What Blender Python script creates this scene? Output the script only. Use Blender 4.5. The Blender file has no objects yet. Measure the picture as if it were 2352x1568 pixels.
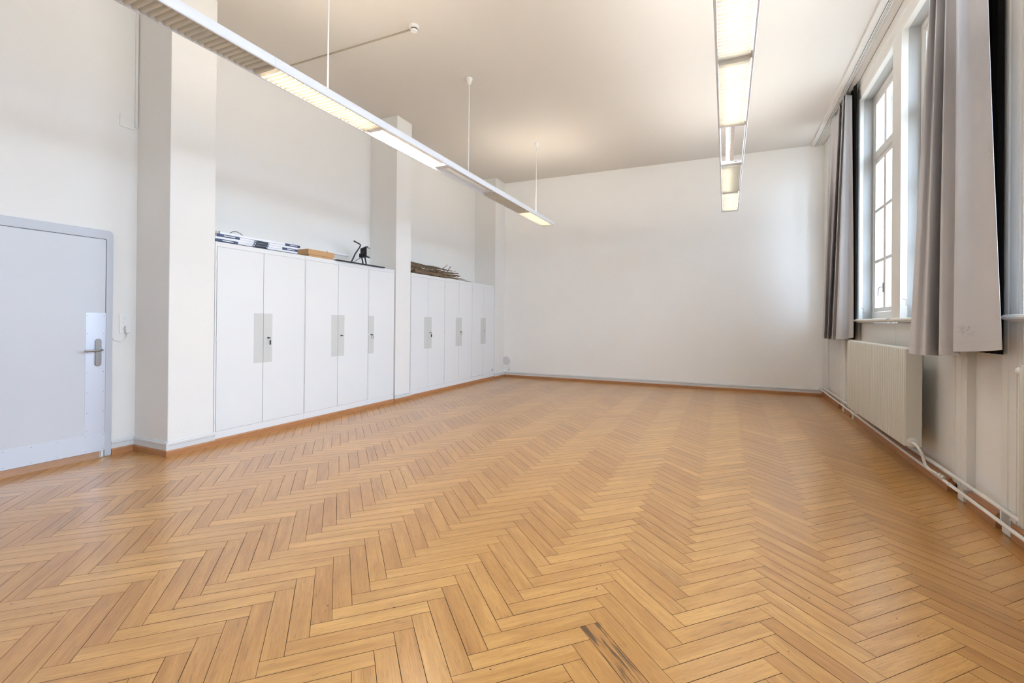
import bpy, bmesh, math, random
from mathutils import Vector, Matrix
random.seed(7)
PI = math.pi
SC = bpy.context.scene
COL = SC.collection
ORG = {}

# ------------------------------------------------------------------ mesh helpers
class MB:
    def __init__(self):
        self.v = []; self.f = []
    def quad(self, a, b, c, d):
        n = len(self.v); self.v += [a, b, c, d]; self.f.append((n, n+1, n+2, n+3))
    def box(self, x0, x1, y0, y1, z0, z1):
        x0, x1 = sorted((x0, x1)); y0, y1 = sorted((y0, y1)); z0, z1 = sorted((z0, z1))
        n = len(self.v)
        self.v += [(x0,y0,z0),(x1,y0,z0),(x1,y1,z0),(x0,y1,z0),(x0,y0,z1),(x1,y0,z1),(x1,y1,z1),(x0,y1,z1)]
        self.f += [tuple(n+i for i in q) for q in ((0,3,2,1),(4,5,6,7),(0,1,5,4),(1,2,6,5),(2,3,7,6),(3,0,4,7))]
        return self
    def obox(self, c, ax, ay, az, hx, hy, hz):
        c = Vector(c); n = len(self.v)
        for sz in (-1, 1):
            for sx, sy in ((-1,-1),(1,-1),(1,1),(-1,1)):
                self.v.append(tuple(c + Vector(ax)*hx*sx + Vector(ay)*hy*sy + Vector(az)*hz*sz))
        self.f += [tuple(n+i for i in q) for q in ((0,3,2,1),(4,5,6,7),(0,1,5,4),(1,2,6,5),(2,3,7,6),(3,0,4,7))]
        return self
    def prism(self, pts, axis, a, b):
        """closed 2D profile swept along an axis: z -> (x,y), y -> (x,z), x -> (y,z)"""
        n = len(self.v); k = len(pts)
        for t in (a, b):
            for p, q in pts:
                self.v.append((p, q, t) if axis == 'z' else (p, t, q) if axis == 'y' else (t, p, q))
        for i in range(k):
            j = (i+1) % k
            self.f.append((n+i, n+j, n+k+j, n+k+i))
        self.f.append(tuple(n+i for i in reversed(range(k))))
        self.f.append(tuple(n+k+i for i in range(k)))
        return self
    def tube(self, pts, r, seg=10, r1=None):
        pts = [Vector(p) for p in pts]; rings = []
        m = len(pts); up = Vector((0,0,1))
        for i, p in enumerate(pts):
            d = (pts[min(i+1, m-1)] - pts[max(i-1, 0)]).normalized()
            if i == 0:
                u = d.cross(up)
                if u.length < 1e-3: u = d.cross(Vector((1,0,0)))
                u.normalize()
            else:
                u = (u - d*u.dot(d)).normalized()
            w = d.cross(u)
            rr = r if r1 is None else r + (r1-r)*i/(m-1)
            if isinstance(r, (list, tuple)): rr = r[i]
            n = len(self.v)
            for s in range(seg):
                a = 2*PI*s/seg
                self.v.append(tuple(p + (u*math.cos(a) + w*math.sin(a))*rr))
            rings.append(n)
        for i in range(m-1):
            for s in range(seg):
                t = (s+1) % seg
                self.f.append((rings[i]+s, rings[i]+t, rings[i+1]+t, rings[i+1]+s))
        self.f.append(tuple(rings[0]+s for s in reversed(range(seg))))
        self.f.append(tuple(rings[-1]+s for s in range(seg)))
        return self
    def lathe(self, c, prof, axis=(0,0,1), seg=24):
        """prof: list of (radius, height along axis)"""
        c = Vector(c); ax = Vector(axis).normalized()
        u = ax.cross(Vector((0,0,1)))
        if u.length < 1e-3: u = Vector((1,0,0))
        u.normalize(); w = ax.cross(u); rings = []
        for r, h in prof:
            rings.append(len(self.v))
            for s in range(seg):
                a = 2*PI*s/seg
                self.v.append(tuple(c + ax*h + (u*math.cos(a)+w*math.sin(a))*max(r, 1e-5)))
        for i in range(len(rings)-1):
            for s in range(seg):
                t = (s+1) % seg
                self.f.append((rings[i]+s, rings[i]+t, rings[i+1]+t, rings[i+1]+s))
        self.f.append(tuple(rings[0]+s for s in reversed(range(seg))))
        self.f.append(tuple(rings[-1]+s for s in range(seg)))
        return self
    def build(self, name, mat, parent=None, smooth=False, bevel=0, origin=None, segs=2):
        me = bpy.data.meshes.new(name)
        if parent is not None: org = ORG[parent.name]
        elif origin is not None: org = Vector(origin)
        else:
            xs = [p[0] for p in self.v]; ys = [p[1] for p in self.v]; zs = [p[2] for p in self.v]
            org = Vector(((min(xs)+max(xs))/2, (min(ys)+max(ys))/2, min(zs)))
        me.from_pydata([tuple(Vector(p)-org) for p in self.v], [], self.f)
        bm = bmesh.new(); bm.from_mesh(me)
        bmesh.ops.recalc_face_normals(bm, faces=bm.faces)
        bm.to_mesh(me); bm.free()
        me.materials.append(mat)
        if smooth:
            for p in me.polygons: p.use_smooth = True
            try: me.set_sharp_from_angle(angle=math.radians(38))
            except Exception: pass
        o = bpy.data.objects.new(name, me); COL.objects.link(o)
        ORG[o.name] = org
        if parent is not None: o.parent = parent
        else: o.location = org
        if bevel:
            md = o.modifiers.new('soft_edges', 'BEVEL'); md.width = bevel; md.segments = segs
            md.limit_method = 'ANGLE'; md.angle_limit = math.radians(40); md.harden_normals = False
        return o

def thing(name, loc, label=None, cat=None, group=None, kind=None):
    o = bpy.data.objects.new(name, None); COL.objects.link(o)
    o.location = loc; o.empty_display_size = .1
    ORG[o.name] = Vector(loc)
    return tag(o, label, cat, group, kind)
def tag(o, label=None, cat=None, group=None, kind=None):
    if label: o['label'] = label
    if cat: o['category'] = cat
    if group: o['group'] = group
    if kind: o['kind'] = kind
    return o
def structure(o): o['kind'] = 'structure'; return o

# ------------------------------------------------------------------ materials
def srgb(r, g, b):
    f = lambda c: (c/255/12.92) if c/255 <= .04045 else ((c/255+.055)/1.055)**2.4
    return (f(r), f(g), f(b), 1)
def mat(name, col, rough=.5, metal=0, spec=.5, bump=0, bscale=200, var=0, vscale=3, coat=0, detail=3):
    m = bpy.data.materials.new(name); m.use_nodes = True
    nt = m.node_tree; b = nt.nodes['Principled BSDF']
    b.inputs['Base Color'].default_value = col
    b.inputs['Roughness'].default_value = rough
    b.inputs['Metallic'].default_value = metal
    b.inputs['Specular IOR Level'].default_value = spec
    b.inputs['Coat Weight'].default_value = coat
    tc = nt.nodes.new('ShaderNodeTexCoord')
    if var:
        n = nt.nodes.new('ShaderNodeTexNoise'); n.inputs['Scale'].default_value = vscale; n.inputs['Detail'].default_value = 4
        nt.links.new(tc.outputs['Object'], n.inputs['Vector'])
        mx = nt.nodes.new('ShaderNodeMix'); mx.data_type = 'RGBA'
        mx.inputs[6].default_value = tuple(c*(1-var) for c in col[:3])+(1,)
        mx.inputs[7].default_value = tuple(min(1, c*(1+var)) for c in col[:3])+(1,)
        nt.links.new(n.outputs['Fac'], mx.inputs[0]); nt.links.new(mx.outputs[2], b.inputs['Base Color'])
    if bump:
        n = nt.nodes.new('ShaderNodeTexNoise'); n.inputs['Scale'].default_value = bscale; n.inputs['Detail'].default_value = detail
        nt.links.new(tc.outputs['Object'], n.inputs['Vector'])
        bp = nt.nodes.new('ShaderNodeBump'); bp.inputs['Strength'].default_value = bump; bp.inputs['Distance'].default_value = .004
        nt.links.new(n.outputs['Fac'], bp.inputs['Height']); nt.links.new(bp.outputs['Normal'], b.inputs['Normal'])
    return m

M = {}
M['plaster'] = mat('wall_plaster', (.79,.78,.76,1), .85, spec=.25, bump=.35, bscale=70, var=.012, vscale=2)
M['plaster_brightened'] = mat('back_wall_plaster_brightened', (.93,.935,.93,1), .85, spec=.25, bump=.35, bscale=70, var=.012, vscale=2)  # same plaster, made paler in place of light missing on the back wall
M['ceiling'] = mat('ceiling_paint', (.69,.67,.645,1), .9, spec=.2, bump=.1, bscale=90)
M['duct'] = mat('duct_plastic', (.42,.37,.30,1), .6)
M['cabinet'] = mat('cabinet_paint', (.76,.77,.785,1), .45, spec=.4, bump=.03, bscale=60)
M['dark_gap'] = mat('dark_gap', (.02,.02,.02,1), .9)
M['plate_grey'] = mat('pale_grey_laminate', (.60,.61,.60,1), .5, spec=.3)
M['door'] = mat('door_paint', (.60,.62,.665,1), .38, spec=.5, bump=.05, bscale=25, var=.02, vscale=2.5)
M['doorframe'] = mat('steel_frame_paint', (.52,.54,.60,1), .35, spec=.5)
M['alu'] = mat('brushed_aluminium', (.66,.69,.78,1), .42, metal=.55, bump=.03, bscale=400)
M['alu2'] = mat('aluminium_kick_plate', (.66,.70,.78,1), .5, metal=.35, bump=.03, bscale=400)
M['steel'] = mat('satin_steel', (.34,.33,.32,1), .35, metal=1, bump=.05, bscale=300)
M['base_grey'] = mat('baseboard_paint', (.66,.67,.68,1), .4, spec=.45)
M['trim'] = mat('window_trim_paint', (.74,.73,.70,1), .45, spec=.45, bump=.05, bscale=30, var=.03, vscale=4)
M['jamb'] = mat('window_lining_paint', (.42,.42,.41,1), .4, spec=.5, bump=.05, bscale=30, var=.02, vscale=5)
M['panel'] = mat('panel_paint', (.70,.69,.66,1), .5, spec=.4, bump=.04, bscale=40)
M['radiator'] = mat('radiator_enamel', (.60,.585,.525,1), .4, spec=.5)
M['pipe'] = mat('pipe_enamel', (.70,.69,.66,1), .35, spec=.5, bump=.05, bscale=60)
M['white_plastic'] = mat('white_plastic', (.78,.78,.77,1), .4, spec=.4)
M['hub'] = mat('grey_plastic', (.74,.735,.76,1), .45, spec=.4)
M['housing'] = mat('luminaire_paint', (.80,.83,.90,1), .32, spec=.5)
M['louvre'] = mat('louvre_white', (.80,.79,.75,1), .35, spec=.5)
nt_ = M['louvre'].node_tree; b_ = nt_.nodes['Principled BSDF']; o_ = nt_.nodes['Material Output']
t_ = nt_.nodes.new('ShaderNodeBsdfTranslucent'); t_.inputs[0].default_value = (.9,.88,.82,1); x_ = nt_.nodes.new('ShaderNodeMixShader'); x_.inputs[0].default_value = .38
nt_.links.new(b_.outputs[0], x_.inputs[1]); nt_.links.new(t_.outputs[0], x_.inputs[2]); nt_.links.new(x_.outputs[0], o_.inputs[0])
M['spine'] = mat('gear_tray_white', (.76,.74,.72,1), .4, spec=.4)
M['socket'] = mat('lamp_holder', (.7,.7,.68,1), .5)
M['black_metal'] = mat('black_metal', (.012,.012,.014,1), .35, spec=.5)
M['black_board'] = mat('black_board', (.01,.01,.012,1), .6)
M['navy'] = mat('navy_plastic', (.035,.06,.14,1), .4)
M['charcoal'] = mat('charcoal_joint', (.03,.04,.06,1), .4)
M['bar'] = mat('bar_white', (.80,.82,.88,1), .35, spec=.5)
M['beige_cap'] = mat('beige_cap', (.45,.43,.36,1), .5)
M['card'] = mat('cardboard', (.52,.32,.165,1), .8, spec=.2, bump=.05, bscale=150, var=.06, vscale=12)
M['paper'] = mat('paper_roll', (.80,.80,.82,1), .6)
M['curtain'] = mat('curtain_cloth', (.54,.53,.545,1), .85, spec=.25, bump=.12, bscale=900, var=.04, vscale=3)
M['stained'] = mat('curtain_cloth_stained', (.54,.53,.545,1), .85, spec=.25, bump=.12, bscale=900, var=.04, vscale=3)
def stain(m, spots):
    nt = m.node_tree; b = nt.nodes['Principled BSDF']; src = b.inputs['Base Color'].links[0].from_socket
    g = nt.nodes.new('ShaderNodeNewGeometry'); n = nt.nodes.new('ShaderNodeTexNoise'); n.inputs['Scale'].default_value = 60; n.inputs['Detail'].default_value = 4
    nt.links.new(g.outputs['Position'], n.inputs['Vector'])
    for p, r in spots:
        d = nt.nodes.new('ShaderNodeVectorMath'); d.operation = 'DISTANCE'; d.inputs[1].default_value = p
        nt.links.new(g.outputs['Position'], d.inputs[0])
        a = nt.nodes.new('ShaderNodeMapRange'); a.inputs[1].default_value = r; a.inputs[2].default_value = 0; nt.links.new(d.outputs['Value'], a.inputs[0])
        q = nt.nodes.new('ShaderNodeMapRange'); q.inputs[1].default_value = .50; q.inputs[2].default_value = .72; nt.links.new(n.outputs['Fac'], q.inputs[0])
        u = nt.nodes.new('ShaderNodeMath'); u.operation = 'MULTIPLY'; nt.links.new(a.outputs[0], u.inputs[0]); nt.links.new(q.outputs[0], u.inputs[1])
        x = nt.nodes.new('ShaderNodeMix'); x.data_type = 'RGBA'; x.inputs[7].default_value = (.22,.21,.215,1)
        nt.links.new(u.outputs[0], x.inputs[0]); nt.links.new(src, x.inputs[6]); src = x.outputs[2]
    nt.links.new(src, b.inputs['Base Color'])
stain(M['stained'], [((1.485, 3.86, 2.38), .075), ((1.41, 3.97, 1.27), .06)])
M['lining'] = mat('curtain_blackout', (.012,.011,.010,1), .9, spec=.1)
M['rail'] = mat('curtain_rail_white', (.78,.78,.77,1), .4)
M['brass'] = mat('fitting_metal', (.72,.68,.62,1), .3, metal=.8)
M['stone'] = mat('outer_reveal', (.74,.75,.75,1), .9)
M['facade'] = mat('outer_facade', (.55,.58,.60,1), .9)

def bark():
    m = mat('bark', (.09,.06,.04,1), .9, spec=.2)
    nt = m.node_tree; b = nt.nodes['Principled BSDF']
    tc = nt.nodes.new('ShaderNodeTexCoord'); n = nt.nodes.new('ShaderNodeTexNoise')
    n.inputs['Scale'].default_value = 45; n.inputs['Detail'].default_value = 6
    oi = nt.nodes.new('ShaderNodeObjectInfo')
    ramp = nt.nodes.new('ShaderNodeValToRGB')
    ramp.color_ramp.elements[0].position = .3; ramp.color_ramp.elements[0].color = (.018,.011,.007,1)
    ramp.color_ramp.elements[1].position = .72; ramp.color_ramp.elements[1].color = (.26,.18,.115,1)
    ad = nt.nodes.new('ShaderNodeMath'); ad.operation = 'MULTIPLY_ADD'; ad.inputs[1].default_value = .16
    nt.links.new(oi.outputs['Random'], ad.inputs[0]); nt.links.new(n.outputs['Fac'], ad.inputs[2])
    nt.links.new(tc.outputs['Object'], n.inputs['Vector']); nt.links.new(ad.outputs[0], ramp.inputs[0])
    nt.links.new(ramp.outputs[0], b.inputs['Base Color'])
    bp = nt.nodes.new('ShaderNodeBump'); bp.inputs['Strength'].default_value = .8; bp.inputs['Distance'].default_value = .004
    nt.links.new(n.outputs['Fac'], bp.inputs['Height']); nt.links.new(bp.outputs['Normal'], b.inputs['Normal'])
    return m
M['bark'] = bark()

def glass():
    m = bpy.data.materials.new('window_glass'); m.use_nodes = True
    nt = m.node_tree; nt.nodes.clear()
    out = nt.nodes.new('ShaderNodeOutputMaterial'); mx = nt.nodes.new('ShaderNodeMixShader')
    tr = nt.nodes.new('ShaderNodeBsdfTransparent'); tr.inputs[0].default_value = (.95,.97,.97,1)
    gl = nt.nodes.new('ShaderNodeBsdfGlossy'); gl.inputs['Roughness'].default_value = .02
    lw = nt.nodes.new('ShaderNodeLayerWeight'); lw.inputs[0].default_value = .5
    pw = nt.nodes.new('ShaderNodeMath'); pw.operation = 'POWER'; pw.inputs[1].default_value = 5
    fr = nt.nodes.new('ShaderNodeMath'); fr.operation = 'MULTIPLY_ADD'; fr.inputs[1].default_value = .5; fr.inputs[2].default_value = .03
    nt.links.new(lw.outputs['Facing'], pw.inputs[0]); nt.links.new(pw.outputs[0], fr.inputs[0])
    nt.links.new(fr.outputs[0], mx.inputs[0]); nt.links.new(tr.outputs[0], mx.inputs[1]); nt.links.new(gl.outputs[0], mx.inputs[2])
    nt.links.new(mx.outputs[0], out.inputs[0])
    return m
M['glass'] = glass()
def emit(name, col, s):
    m = bpy.data.materials.new(name); m.use_nodes = True
    b = m.node_tree.nodes['Principled BSDF']
    b.inputs['Base Color'].default_value = (.8,.8,.78,1)
    b.inputs['Emission Color'].default_value = col; b.inputs['Emission Strength'].default_value = s
    return m
TUBE_W = emit('tube_lit_warm', (1,.86,.68,1), 54)
TUBE_C = emit('tube_lit_neutral', (1,.95,.88,1), 46)
M['lens'] = mat('floodlight_glass', (.55,.60,.58,1), .15, spec=.6)

def wood_trim(name, c0, c1, rough=.45):
    m = mat(name, c0, rough)
    nt = m.node_tree; b = nt.nodes['Principled BSDF']
    tc = nt.nodes.new('ShaderNodeTexCoord'); mp = nt.nodes.new('ShaderNodeMapping'); mp.inputs['Scale'].default_value = (6,6,40)
    n = nt.nodes.new('ShaderNodeTexNoise'); n.inputs['Scale'].default_value = 1.5; n.inputs['Detail'].default_value = 6
    mx = nt.nodes.new('ShaderNodeMix'); mx.data_type = 'RGBA'; mx.inputs[6].default_value = c0; mx.inputs[7].default_value = c1
    nt.links.new(tc.outputs['Object'], mp.inputs[0]); nt.links.new(mp.outputs[0], n.inputs['Vector'])
    nt.links.new(n.outputs['Fac'], mx.inputs[0]); nt.links.new(mx.outputs[2], b.inputs['Base Color'])
    return m
M['wood_trim'] = wood_trim('skirting_wood', (.30,.125,.045,1), (.52,.25,.11,1))
M['threshold'] = wood_trim('threshold_wood', (.36,.20,.12,1), (.50,.30,.19,1), .6)

def parquet():
    m = bpy.data.materials.new('oak_parquet'); m.use_nodes = True
    nt = m.node_tree; L = nt.links.new; b = nt.nodes['Principled BSDF']
    uv = nt.nodes.new('ShaderNodeUVMap'); uv.uv_map = 'grain'
    at = nt.nodes.new('ShaderNodeAttribute'); at.attribute_name = 'tone'
    kn = nt.nodes.new('ShaderNodeAttribute'); kn.attribute_name = 'knot'
    def noise(sx, sy, scale, det, dist=0):
        mp = nt.nodes.new('ShaderNodeMapping'); mp.inputs['Scale'].default_value = (sx, sy, 1)
        n = nt.nodes.new('ShaderNodeTexNoise'); n.inputs['Scale'].default_value = scale; n.inputs['Detail'].default_value = det
        n.inputs['Distortion'].default_value = dist
        L(uv.outputs[0], mp.inputs[0]); L(mp.outputs[0], n.inputs['Vector']); return n
    def mix(fac, a, c, mode='MIX'):
        x = nt.nodes.new('ShaderNodeMix'); x.data_type = 'RGBA'; x.blend_type = mode
        for s, val in ((0, fac), (6, a), (7, c)):
            if hasattr(val, 'links'): L(val, x.inputs[s])
            else: x.inputs[s].default_value = val
        return x.outputs[2]
    def ramp(src, p0, p1, c0=(0,0,0,1), c1=(1,1,1,1)):
        r = nt.nodes.new('ShaderNodeValToRGB'); r.color_ramp.elements[0].position = p0; r.color_ramp.elements[1].position = p1
        r.color_ramp.elements[0].color = c0; r.color_ramp.elements[1].color = c1; L(src, r.inputs[0]); return r.outputs[0]
    tone = ramp(at.outputs['Fac'], 0, 1, (.45,.212,.052,1), (.70,.405,.130,1))
    e = nt.nodes[-1] if False else None
    broad = noise(2.2, 16, 1, 3, .6)
    fib = noise(5, 190, 1, 4)
    pore = noise(14, 420, 1, 2)
    c = mix(ramp(broad.outputs['Fac'], .35, .7), tone, mix(1.0, tone, (.76,.69,.58,1), 'MULTIPLY'))
    c = mix(ramp(fib.outputs['Fac'], .42, .62), c, mix(1.0, c, (.86,.82,.76,1), 'MULTIPLY'))
    c = mix(ramp(pore.outputs['Fac'], .60, .68), c, mix(1.0, c, (.66,.56,.46,1), 'MULTIPLY'))
    dirt = noise(9, 70, 1, 4, .5)
    dm = nt.nodes.new('ShaderNodeMath'); dm.operation = 'MULTIPLY'; dm.inputs[1].default_value = .6
    L(ramp(dirt.outputs['Fac'], .655, .74), dm.inputs[0])
    c = mix(dm.outputs[0], c, (.16,.10,.06,1))
    # world-space wear: small nicks and dirt specks
    tc = nt.nodes.new('ShaderNodeTexCoord')
    sp = nt.nodes.new('ShaderNodeTexVoronoi'); sp.inputs['Scale'].default_value = 9
    L(tc.outputs['Object'], sp.inputs['Vector'])
    spd = nt.nodes.new('ShaderNodeMath'); spd.operation = 'LESS_THAN'; spd.inputs[1].default_value = .04
    L(sp.outputs['Distance'], spd.inputs[0])
    c = mix(spd.outputs[0], c, (.07,.035,.015,1))
    kn2 = noise(4, 60, 1, 6, 1.0)
    kmask = nt.nodes.new('ShaderNodeMath'); kmask.operation = 'MULTIPLY'
    L(ramp(kn2.outputs['Fac'], .49, .60), kmask.inputs[0]); L(kn.outputs['Fac'], kmask.inputs[1])
    c = mix(kmask.outputs[0], c, (.07,.034,.014,1))
    L(c, b.inputs['Base Color'])
    b.inputs['Roughness'].default_value = .285
    b.inputs['Specular IOR Level'].default_value = .5
    b.inputs['Coat Weight'].default_value = .6; b.inputs['Coat Roughness'].default_value = .278; b.inputs['Coat IOR'].default_value = 1.5
    return m
M['parquet'] = parquet()

# ------------------------------------------------------------------ room dimensions
XL, XC, XP = -5.31, -4.777, 1.65      # plaster wall behind, pillar fronts, window-side plaster
YB, YF, H = 10.10, -3.60, 4.56
XF = 1.60                              # window casing front

# ------------------------------------------------------------------ floor: every oak stave a face of one mesh
def floor():
    x_lo, x_hi, y_lo, y_hi = XL-.02, 1.497, YF, YB
    verts = []; faces = []; uvs = []; tones = []; knots = []
    p = .12175; px = .6975; g = .0008
    X0, Y0 = -.558, 1.966
    wx, wy = .0597, .0608; lx, ly = .34875, .3550
    def clip(poly):
        for axis, lim, keep in ((0,x_lo,1),(0,x_hi,-1),(1,y_lo,1),(1,y_hi,-1)):
            out = []
            for i in range(len(poly)):
                a, b = poly[i], poly[(i+1) % len(poly)]
                da, db = (a[axis]-lim)*keep, (b[axis]-lim)*keep
                if da >= 0: out.append(a)
                if (da >= 0) != (db >= 0):
                    t = da/(da-db); out.append(tuple(a[k]+(b[k]-a[k])*t for k in range(4)))
            poly = out
            if len(poly) < 3: return []
        return poly
    def stave(c0, dl, dw, Lm, Wm, tone, knot=0):
        ou, ov = random.uniform(0, 80), random.uniform(0, 80)
        eu, ev = g/Lm, g/Wm*(1+random.random()*1.2)
        q = []
        for u, v in ((eu,ev),(1-eu,ev),(1-eu,1-ev),(eu,1-ev)):
            q.append((c0[0]+dl[0]*u+dw[0]*v, c0[1]+dl[1]*u+dw[1]*v, ou+u*Lm, ov+v*Wm))
        q = clip(q)
        if not q: return
        n = len(verts)
        verts.extend((a[0], a[1], 0.0) for a in q); uvs.extend((a[2], a[3]) for a in q)
        faces.append(tuple(range(n, n+len(q)))); tones.append(tone); knots.append(knot)
    for c in range(-8, 5):
        xc = X0 + c*px
        for k in range(-50, 72):
            y = Y0 + k*p
            t = min(1, max(0, random.gauss(.37, .12)))
            kn = .9 if (c == 0 and k == 0) else (0.3 if random.random() < .06 else 0)
            if c == 0 and k == 0: t = .1
            stave((xc, y), (lx, -ly), (wx, wy), .5, .086, t, kn)          # staves running towards the windows
            t = min(1, max(0, random.gauss(.66, .12)))  # paler tone for this direction imitates gloss along the grain
            stave((xc+lx, y-ly), (lx, ly), (wx, -wy), .5, .086, t, 0.2 if random.random() < .03 else 0)
    # straight border staves along the window wall
    y = YF
    while y < YB:
        y1 = min(YB, y+random.uniform(.9, 1.6)); n = len(verts)
        verts.extend([(1.4985,y+.001,0),(1.64,y+.001,0),(1.64,y1,0),(1.4985,y1,0)]); r = random.uniform(0,50)
        uvs.extend([(y,r),(y,r+.1),(y1,r+.1),(y1,r)]); faces.append((n,n+1,n+2,n+3)); tones.append(random.uniform(.1,.4)); knots.append(0)
        y = y1
    nf = len(faces)
    n = len(verts)                                                        # dark bed visible in the joints + slab
    b = MB(); b.box(XL-.15, 2.15, YF-.15, YB+.15, -.12, -.0012)
    verts += b.v; faces += [tuple(n+i for i in f) for f in b.f]; uvs += [(0,0)]*len(b.v)
    me = bpy.data.meshes.new('floor'); me.from_pydata(verts, [], faces)
    ul = me.uv_layers.new(name='grain')
    for lp in me.loops: ul.data[lp.index].uv = uvs[lp.vertex_index]
    ta = me.attributes.new('tone', 'FLOAT', 'FACE'); ka = me.attributes.new('knot', 'FLOAT', 'FACE')
    for i in range(nf): ta.data[i].value = tones[i]; ka.data[i].value = knots[i]
    me.materials.append(M['parquet']); me.materials.append(mat('joint_bed', (.07,.032,.012,1), .9))
    for i in range(nf, len(faces)): me.polygons[i].material_index = 1
    o = bpy.data.objects.new('floor', me); COL.objects.link(o); structure(o)
floor()

# ------------------------------------------------------------------ shell
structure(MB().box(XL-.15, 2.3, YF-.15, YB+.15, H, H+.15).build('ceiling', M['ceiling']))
structure(MB().box(XL-.15, 2.3, YB, YB+.15, -.1, H).build('wall_back', M['plaster_brightened']))
structure(MB().box(XL-.15, 2.3, YF-.15, YF, -.1, H).build('wall_front', M['plaster']))
# left wall with its three pillars
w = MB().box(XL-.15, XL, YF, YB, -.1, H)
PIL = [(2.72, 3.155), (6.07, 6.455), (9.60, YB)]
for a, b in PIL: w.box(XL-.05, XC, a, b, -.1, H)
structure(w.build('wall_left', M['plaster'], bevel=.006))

# window wall: groups of niches between plaster piers
GROUPS = [ (8.37, 10.085, [(8.70, 9.74)]), (4.50, 7.93, [(6.24, 7.67), (4.76, 5.97)]), (.60, 4.02, [(2.35, 3.80), (.88, 2.10)]), (-3.30, .12, [(-1.55, -.10), (-3.04, -1.82)]) ]  # last group: unseen windows behind the camera, added for fill light
ZS, ZH = 1.33, 4.29
w = MB()
piers = [(7.93, 8.37), (4.02, 4.50), (.12, .60), (YF, -3.30)]
for a, b in piers: w.box(XP, 2.12, a, b, -.1, H)
for a, b, ns in GROUPS:
    w.box(XP+.0, 2.12, a, b, -.1, ZS-.02)          # breast below the sill
    w.box(XP+.0, 2.12, a, b, ZH+.02, H)
    ys = sorted([v for n in ns for v in n])
    edges = [a] + ys + [b]
    for i in range(0, len(edges), 2):
        lo, hi = edges[i], edges[i+1]
        if hi-lo > .03: w.box(XP+.0, 2.12, lo + (0 if i == 0 else .02), hi - (0 if i == len(edges)-2 else .02), ZS-.02, ZH+.02)
structure(w.build('wall_right', M['plaster']))

# ------------------------------------------------------------------ baseboards
def base_run(mbw, mbp, p0, p1, out, zw, zp, t=.022):
    """wooden strip + moulded painted board along a straight wall run; out = unit vector into the room"""
    (xa, ya), (xb, yb) = p0, p1
    along_y = abs(yb-ya) > abs(xb-xa)
    pw = [(0,0),(t,0),(t,zw*.78),(t*.8,zw),(0,zw)]
    pp = [(0,zw),(t*.62,zw),(t*.62,zw+(zp-zw)*.52),(t*.82,zw+(zp-zw)*.60),(t*.82,zw+(zp-zw)*.80),(t*.5,zw+(zp-zw)*.9),(t*.42,zp),(0,zp)]
    for mb, pr in ((mbw, pw), (mbp, pp)):
        if along_y: mb.prism([(xa+out*d, z) for d, z in pr], 'y', ya, yb)
        else: mb.prism([(ya+out*d, z) for d, z in pr], 'x', xa, xb)
wl, pl = MB(), MB()
base_run(wl, pl, (XL, 2.52), (XL, 2.72), 1, .062, .142)
base_run(wl, pl, (XL, YF), (XL, 1.40), 1, .062, .142)
base_run(wl, pl, (XL, 2.72), (XC+.018, 2.72), -1, .060, .140)
base_run(wl, pl, (XC, 2.70), (XC, 3.165), 1, .058, .138)
base_run(wl, pl, (XC, 6.052), (XC, 6.47), 1, .058, .125)
base_run(wl, pl, (XC-.05, 6.07), (XC+.018, 6.07), -1, .058, .125)
base_run(wl, pl, (XC, 9.582), (XC, YB), 1, .052, .122)
base_run(wl, pl, (XC-.03, 9.60), (XC+.018, 9.60), -1, .052, .122)
for a, b in ((3.165, 6.04), (6.47, 9.585)): wl.prism([(XC-.03,0),(XC+.012,0),(XC+.012,.05),(XC+.006,.062),(XC-.03,.062)], 'y', a, b)
bl = structure(wl.build('baseboard_left', M['wood_trim']))
pl.build('painted_board', M['base_grey'], bl)
wl, pl = MB(), MB(); base_run(wl, pl, (XC, YB), (1.63, YB), -1, .050, .125)
bb = structure(wl.build('baseboard_back', M['wood_trim'])); pl.build('painted_board', M['base_grey'], bb)
wl = MB()
for a, b in ((8.72, YB), (7.98, 8.36), (4.79, 7.78), (4.06, 4.47), (YF, 3.88)): wl.prism([(1.64,0),(1.588,0),(1.588,.085),(1.60,.10),(1.64,.10)], 'y', a, b)
structure(wl.build('baseboard_right', M['wood_trim']))
wl, pl = MB(), MB(); base_run(wl, pl, (XL, YF), (1.65, YF), 1, .05, .125)
bf = structure(wl.build('baseboard_front', M['wood_trim'])); pl.build('painted_board', M['base_grey'], bf)

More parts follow.
